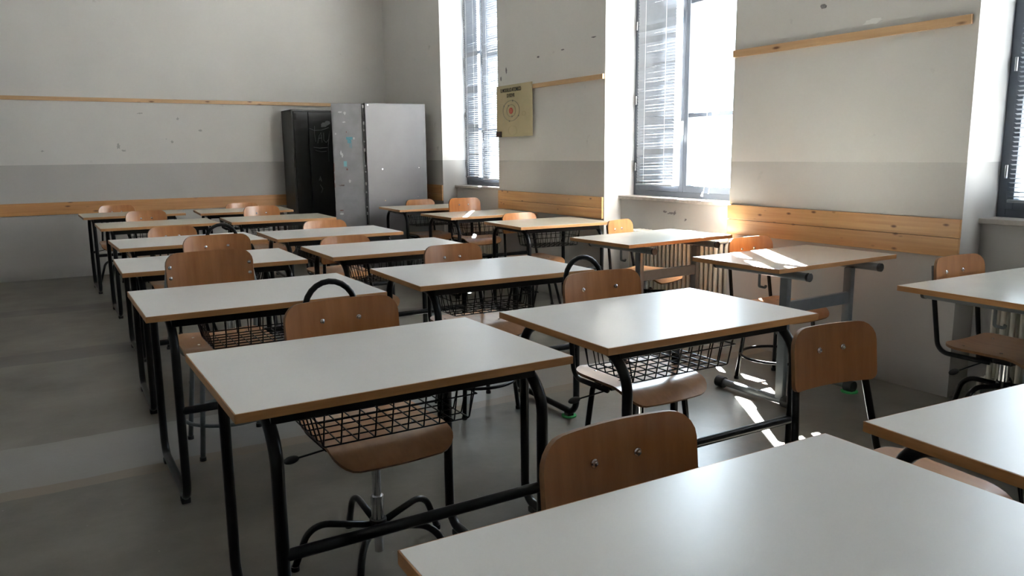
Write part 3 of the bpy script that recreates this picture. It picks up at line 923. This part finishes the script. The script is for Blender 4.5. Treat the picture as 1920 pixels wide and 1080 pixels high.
CH = [
 # key, kind, width, ztop, yaw, x, y, mat, hoop, hoopcentre, label
 ('star', .368, .820, 0, .897, 1.121, 'black', 0, 0, 'plywood swivel chair nearest the camera, its broad backrest just above the closest desk'),
 ('star', .405, .840, 2, .851, 2.564, 'black', 1, -.02, 'plywood swivel chair with a black hoop, seat under the large left foreground desk'),
 ('ring', .396, .880, 0, .677, 3.943, 'grey', 0, 0, 'tall-backed plywood chair with grey tubular legs in the left column, screws at its edges'),
 ('star', .392, .855, 0, .911, 5.002, 'black', 1, .04, 'plywood chair with a black hoop, half hidden by the tall-backed chair before it'),
 ('star', .340, .815, 0, .834, 6.267, 'black', 0, 0, 'low plywood backrest in the left column, left of and behind the far hoop chair'),
 ('star', .348, .840, 0, .845, 7.918, 'black', 0, 0, 'plywood chair in the left column, second from the back wall'),
 ('star', .349, .826, 0, .712, 9.282, 'black', 0, 0, 'farthest plywood chair of the left column, in front of the pine board'),
 ('star', .318, .838, -6, 1.886, 1.391, 'black', 0, 0, 'plywood chair in the right foreground with its full backrest and bent uprights in view'),
 ('ring', .395, .840, 0, 1.959, 2.564, 'black', 1, -.055, 'plywood chair with a black hoop, rosy seat under the brightly reflecting desk'),
 ('ring', .349, .840, 0, 1.903, 3.799, 'black', 0, 0, 'plywood chair in the middle column, its backrest above the third desk'),
 ('star', .343, .800, 0, 1.700, 4.955, 'black', 0, 0, 'low plywood backrest behind the fourth desk of the middle column'),
 ('star', .358, .810, 0, 1.954, 6.167, 'black', 0, 0, 'low plywood backrest behind the fifth desk of the middle column'),
 ('star', .349, .840, 0, 1.880, 7.903, 'black', 0, 0, 'plywood chair of the middle column, second from the back, two bright bolts'),
 ('star', .359, .811, 0, 1.940, 9.035, 'black', 0, 0, 'farthest plywood chair of the middle column, barely showing against the pine board'),
 ('star', .392, .845, 0, 3.539, 1.988, 'black', 0, 0, 'plywood swivel chair at the right edge with its black five-legged base in view'),
 ('ring', .370, .820, 0, 3.590, 3.249, 'black', 0, 0, 'plywood chair with a foot ring behind the desk with the patch of sun'),
 ('star', .340, .820, 18, 3.743, 4.662, 'black', 0, 0, 'plywood chair left of the middle radiator, mirrored in the shiny desk'),
 ('star', .350, .810, 0, 3.590, 5.853, 'black', 0, 0, 'low plywood backrest in the window column beside the far pine panel'),
 ('star', .366, .875, 0, 3.772, 7.227, 'black', 0, 0, 'raised plywood backrest behind the sun-streaked desk of the window column'),
 ('star', .359, .815, 0, 3.745, 8.262, 'black', 0, 0, 'farthest plywood chair of the window column, against the silver cabinet'),
]
for kind, bw, zt, yaw, x, y, tmn, hoop, hc, lab in CH:
    make_chair(lab, kind, bw, zt, yaw, x, y, tmn, bool(hoop), hook_ctr=hc, lever=(kind == 'star' or hoop), hubz=.125 if (hoop and y < 2.6) else (.30 if x > 3.4 else .265))

# ------------------------------------------------------------------ metal cabinets in the corner
def ribbon(bm, pts, wd, y, th=.0015):
    """a painted stroke on a plane facing -Y"""
    tube(bm, [(a, y, b) for a, b in pts], wd, n=6, flat=None)

t = thing('metal_cabinet', 'dark grey metal cabinet with pale graffiti against the back wall', 'cabinet', (3.10, 9.57, 0), 0, 'metal cabinets in the corner')
Wc, Dc, Hc = .80, .43, 1.868
bm = bmesh.new()
box(bm, -Wc / 2, -Wc / 2 + .02, 0, Dc, 0, Hc); box(bm, Wc / 2 - .02, Wc / 2, 0, Dc, 0, Hc)
box(bm, -Wc / 2, Wc / 2, Dc - .015, Dc, 0, Hc)
box(bm, -Wc / 2, Wc / 2, 0, Dc, Hc - .02, Hc); box(bm, -Wc / 2, Wc / 2, 0, Dc, 0, .08)
finish('cabinet_body', bm, M['cab_dark'], t)
for s, (a, b) in enumerate(((-Wc / 2 + .024, -.20), (-.196, Wc / 2 - .024))):
    bm = bmesh.new(); box(bm, a, b, -.006, .014, .085, Hc - .024, bevel=.003)
    dr = finish('cabinet_door', bm, M['cab_dark'], t)
    if s == 0:
        bm = bmesh.new(); box(bm, a + .012, a + .034, -.009, -.004, Hc - .12, Hc - .045)
        finish('hinge_plate', bm, M['hole'], dr)
    else:
        # graffiti: scribbled bubble, three tall letters, underlines and drips
        bm = bmesh.new(); yv = -.0075
        z0 = Hc - .02
        X0 = -.19
        def G(*p): return [(X0 + a_, z0 - b_) for a_, b_ in p]
        ribbon(bm, G((.00, .20), (.06, .225), (.15, .22), (.24, .19)), .0030, yv)                     # T bar
        ribbon(bm, G((.065, .17), (.06, .26), (.07, .36)), .0034, yv)                                    # T stem
        ribbon(bm, G((.095, .38), (.115, .29), (.14, .25), (.15, .37)), .0030, yv)                       # A
        ribbon(bm, G((.105, .32), (.15, .315)), .0028, yv)
        ribbon(bm, G((.175, .25), (.172, .34), (.20, .37), (.235, .33), (.25, .23), (.235, .33), (.225, .40)), .0030, yv)
        ribbon(bm, G((.04, .425), (.12, .44), (.215, .43)), .0026, yv)
        ribbon(bm, G((.06, .465), (.13, .48), (.20, .475)), .0024, yv)
        ribbon(bm, G((.225, .40), (.225, .60)), .0014, yv)
        finish('graffiti', bm, M['chalk'], dr, smooth=True)
        bm = bmesh.new()
        blob(bm, (X0 + .19, -.0062, z0 - .155), .048, .028, plane='Y', jag=.18, rot=.35)
        blob(bm, (X0 + .225, -.0062, z0 - .135), .035, .028, plane='Y', jag=.15, rot=.35)
        finish('graffiti_bubble', bm, M['chalk'], dr)
        bm = bmesh.new()
        ribbon(bm, G((.09, .83), (.105, .78), (.12, .84), (.10, .81), (.118, .81)), .0020, yv)
        ribbon(bm, G((.10, .88), (.13, .93), (.11, .98)), .0016, yv)
        finish('graffiti_scribble', bm, M['chalk'], dr, smooth=True)

# the big cabinet standing forward in the corner: plain silver flank to the room, a shabby door standing open on its left
ang = math.atan2(8.53 - 8.602, 3.977 - 3.26)
t = thing('metal_cabinet', 'big silver-grey metal cabinet in the corner with a shabby door hanging open', 'cabinet', (3.262, 8.602, 0), ang, 'metal cabinets in the corner')
Wc, Hc = .715, 1.90
bm = bmesh.new()
box(bm, 0, Wc, 0, .55, 0, .05); box(bm, 0, Wc, 0, .55, Hc - .02, Hc, bevel=.004)
box(bm, .0, Wc, 0, .018, 0.02, Hc - .01, bevel=.006)
box(bm, 0, Wc, .535, .55, 0, Hc); box(bm, Wc - .015, Wc, 0, .55, 0, Hc)
box(bm, .0, .012, .03, .05, 0, Hc); box(bm, 0, .012, .50, .55, 0, Hc)
box(bm, .005, .015, .05, .50, 0, Hc)
body = finish('cabinet_body', bm, M['cab_light'], t)
bm = bmesh.new()
for xx, zz in ((.035, Hc - .022), (.18, 1.16), (.62, 1.17), (.20, .80), (.60, .83)):
    disc(bm, (xx, -.001, zz), .0065, .004, 'Y', n=10)
finish('rivet', bm, M['chrome'], body)
# dark perforated flange between flank and door
bm = bmesh.new(); box(bm, -.024, -.002, .02, .05, .02, Hc - .02)
fl = finish('perforated_flange', bm, M['cab_light'], t)
bm = bmesh.new()
k = 0; z = .06
while z < Hc - .10:
    hh = (.11, .05, .15, .07)[k % 4]
    box(bm, -.021, -.006, .016, .022, z, z + hh); z += hh + (.02, .035, .015)[k % 3]; k += 1
finish('flange_slot', bm, M['hole'], fl)
# open door
dt = bpy.data.objects.new('cabinet_door', None)
bm = bmesh.new()
dw = .335
box(bm, -dw, 0, -.012, .010, .03, Hc - .004, bevel=.003)
box(bm, -dw, -dw + .016, -.012, .030, .03, Hc - .004)
bpy.data.objects.remove(dt)
door = finish('cabinet_door', bm, M['cab_door'], t)
door.location = (-.024, .05, 0); door.rotation_euler = (0, 0, math.radians(-10.5))
def on_door(name, bm, mat, smooth=None): return finish(name, bm, mat, door, smooth=smooth)
bm = bmesh.new()
disc(bm, (-dw + .055, -.020, .985), .010, .018, 'Y', n=12); box(bm, -dw + .05, -dw + .105, -.030, -.022, .976, .994, bevel=.003)
on_door('lock_handle', bm, M['chrome'])
bm = bmesh.new()
box(bm, -dw - .0015, -dw + .004, -.0135, .022, 1.14, 1.235); box(bm, -dw - .0015, -dw + .003, -.0135, .02, 1.04, 1.12); box(bm, -dw - .0015, -dw + .004, -.0135, .022, .96, 1.01)
on_door('rust_mark', bm, M['rust'])
bm = bmesh.new()
box(bm, -.185, -.115, -.0135, -.0115, 1.495, 1.525); box(bm, -.172, -.130, -.0135, -.0115, 1.455, 1.495)
box(bm, -.150, -.144, -.0135, -.0115, 1.405, 1.455); box(bm, -.133, -.127, -.0135, -.0115, 1.40, 1.455)
on_door('teal_sticker', bm, M['teal'])
bm = bmesh.new()
box(bm, -.225, -.190, -.0135, -.0115, 1.195, 1.255)
o = on_door('sticker', bm, simple('pale_teal_sticker', (.14, .33, .38), .5)); 
bm = bmesh.new()
for xx, zz, a, b in ((-.25, 1.35, .008, .03), (-.235, 1.32, .008, .025), (-.165, 1.03, .011, .018), (-.24, 1.80, .02, .010), (-.19, 1.79, .014, .018), (-.20, 1.69, .02, .006), (-.10, 1.51, .008, .014), (-.30, 1.56, .008, .01), (-.27, .66, .02, .012)):
    blob(bm, (xx, -.0122, zz), a, b, plane='Y', th=.001, jag=.4)
on_door('sticker_residue', bm, M['white_mark'])
bm = bmesh.new()
for xx, zz, a, b in ((-.19, 1.165, .009, .012), (-.27, .70, .02, .006), (-.22, .35, .01, .03), (-.18, 1.60 - .02, .004, .01)):
    blob(bm, (xx, -.0122, zz), a, b, plane='Y', th=.001, jag=.4)
on_door('scuff_mark', bm, M['rust'])

# ------------------------------------------------------------------ poster
t = thing('poster', 'hand-made yellow poster of the atomic model with two orbits and a red nucleus', 'poster', (XR - .022, 6.70, 1.73))
py0, py1, pz0, pz1 = -.335, .335, -.245, .255     # local: +Y is towards the back wall = left in the picture
bm = bmesh.new()
nn_ = 12; A = []; B = []
for i in range(nn_ + 1):
    yy = py0 + (py1 - py0) * i / nn_
    ra, rb = [], []
    for j in range(9):
        zz = pz0 + (pz1 - pz0) * j / 8
        bulge = -.006 * math.sin(i / nn_ * math.pi * 2.2) * (1 - j / 8) - .002
        ra.append(bm.verts.new((bulge, yy, zz))); rb.append(bm.verts.new((bulge + .0012, yy, zz)))
    A.append(ra); B.append(rb)
for i in range(nn_):
    for j in range(8):
        bm.faces.new((A[i][j], A[i + 1][j], A[i + 1][j + 1], A[i][j + 1])); bm.faces.new((B[i][j], B[i][j + 1], B[i + 1][j + 1], B[i + 1][j]))
for j in range(8):
    bm.faces.new((A[0][j], A[0][j + 1], B[0][j + 1], B[0][j])); bm.faces.new((A[-1][j], B[-1][j], B[-1][j + 1], A[-1][j + 1]))
for i in range(nn_):
    bm.faces.new((A[i][0], B[i][0], B[i + 1][0], A[i + 1][0])); bm.faces.new((A[i][-1], A[i + 1][-1], B[i + 1][-1], B[i][-1]))
finish('poster_sheet', bm, M['paper'], t, smooth=60)
def lettering(txt, size, y, z, sx=1.0):
    cu = bpy.data.curves.new('lettering', 'FONT'); cu.body = txt; cu.size = size; cu.extrude = .0006
    cu.align_x = 'CENTER'; cu.offset = .0007
    o = bpy.data.objects.new('lettering', cu); COL.objects.link(o)
    bpy.context.view_layer.update()
    me = bpy.data.meshes.new_from_object(o.evaluated_get(bpy.context.evaluated_depsgraph_get()))
    bpy.data.objects.remove(o)
    o = bpy.data.objects.new('lettering', me); COL.objects.link(o); me.materials.append(M['ink'])
    # text reads from left (+Y) to right (-Y), facing -X
    o.parent = t
    o.matrix_local = Matrix(((0, 0, -1, -.0125), (-sx, 0, 0, y), (0, 1, 0, z), (0, 0, 0, 1)))
    return o
lettering('IL MODELLO ATOMICO', .052, .045, .188, .70)
lettering('DI BOHR', .052, .045, .135, .70)
def ring(bm, cy, cz, a, b, rad, x=-.0115):
    tube(bm, [(x, cy + a * math.cos(2 * math.pi * k / 40), cz + b * math.sin(2 * math.pi * k / 40)) for k in range(40)], rad, n=5, closed=True)
cy, cz = .040, .005
bm = bmesh.new(); ring(bm, cy, cz, .155, .098, .0022); finish('outer_orbit', bm, M['ink_grey'], t)
bm = bmesh.new(); ring(bm, cy, cz, .085, .058, .0018); finish('inner_orbit', bm, M['ink_grey'], t)
bm = bmesh.new(); disc(bm, (-.0115, cy + .003, cz), .030, .003, 'X', n=24)
nuc = finish('nucleus', bm, M['red'], t)
for v in nuc.data.vertices: v.co.y = cy + (v.co.y - cy) * 1.15; 
bm = bmesh.new(); ring(bm, cy + .003, cz, .014, .014, .0014, -.0136); finish('nucleus_mark', bm, M['paper'], nuc)
for dy, dz_ in ((.135, .050), (-.030, .095), (.05, .050), (-.135, -.052), (-.015, -.055), (.035, -.098)):
    bm = bmesh.new(); disc(bm, (-.0118, cy + dy, cz + dz_), .0085, .003, 'X', n=12); finish('electron', bm, M['ink_grey'], t)
bm = bmesh.new()
ring(bm, .02, -.185, .08, .045, .0010, -.0095)
ring(bm, -.19, -.03, .03, .02, .0009, -.0095)
finish('faint_drawing', bm, M['ink_faint'], t)
bm = bmesh.new(); box(bm, -.020, 0, -.05, .05, -.028, .028, bevel=.003)
o = finish('wall_socket', bm, M['plastic_dark'], None, loc=(XR - .012, 6.995, 1.512)); tag(o, 'small dark brown box at the lower left corner of the poster', 'wall box')
bm = bmesh.new()
for yy in (-.026, 0, .026): box(bm, -.022, -.0195, yy - .005, yy + .005, -.014, .014)
finish('socket_slot', bm, M['rust'], o)
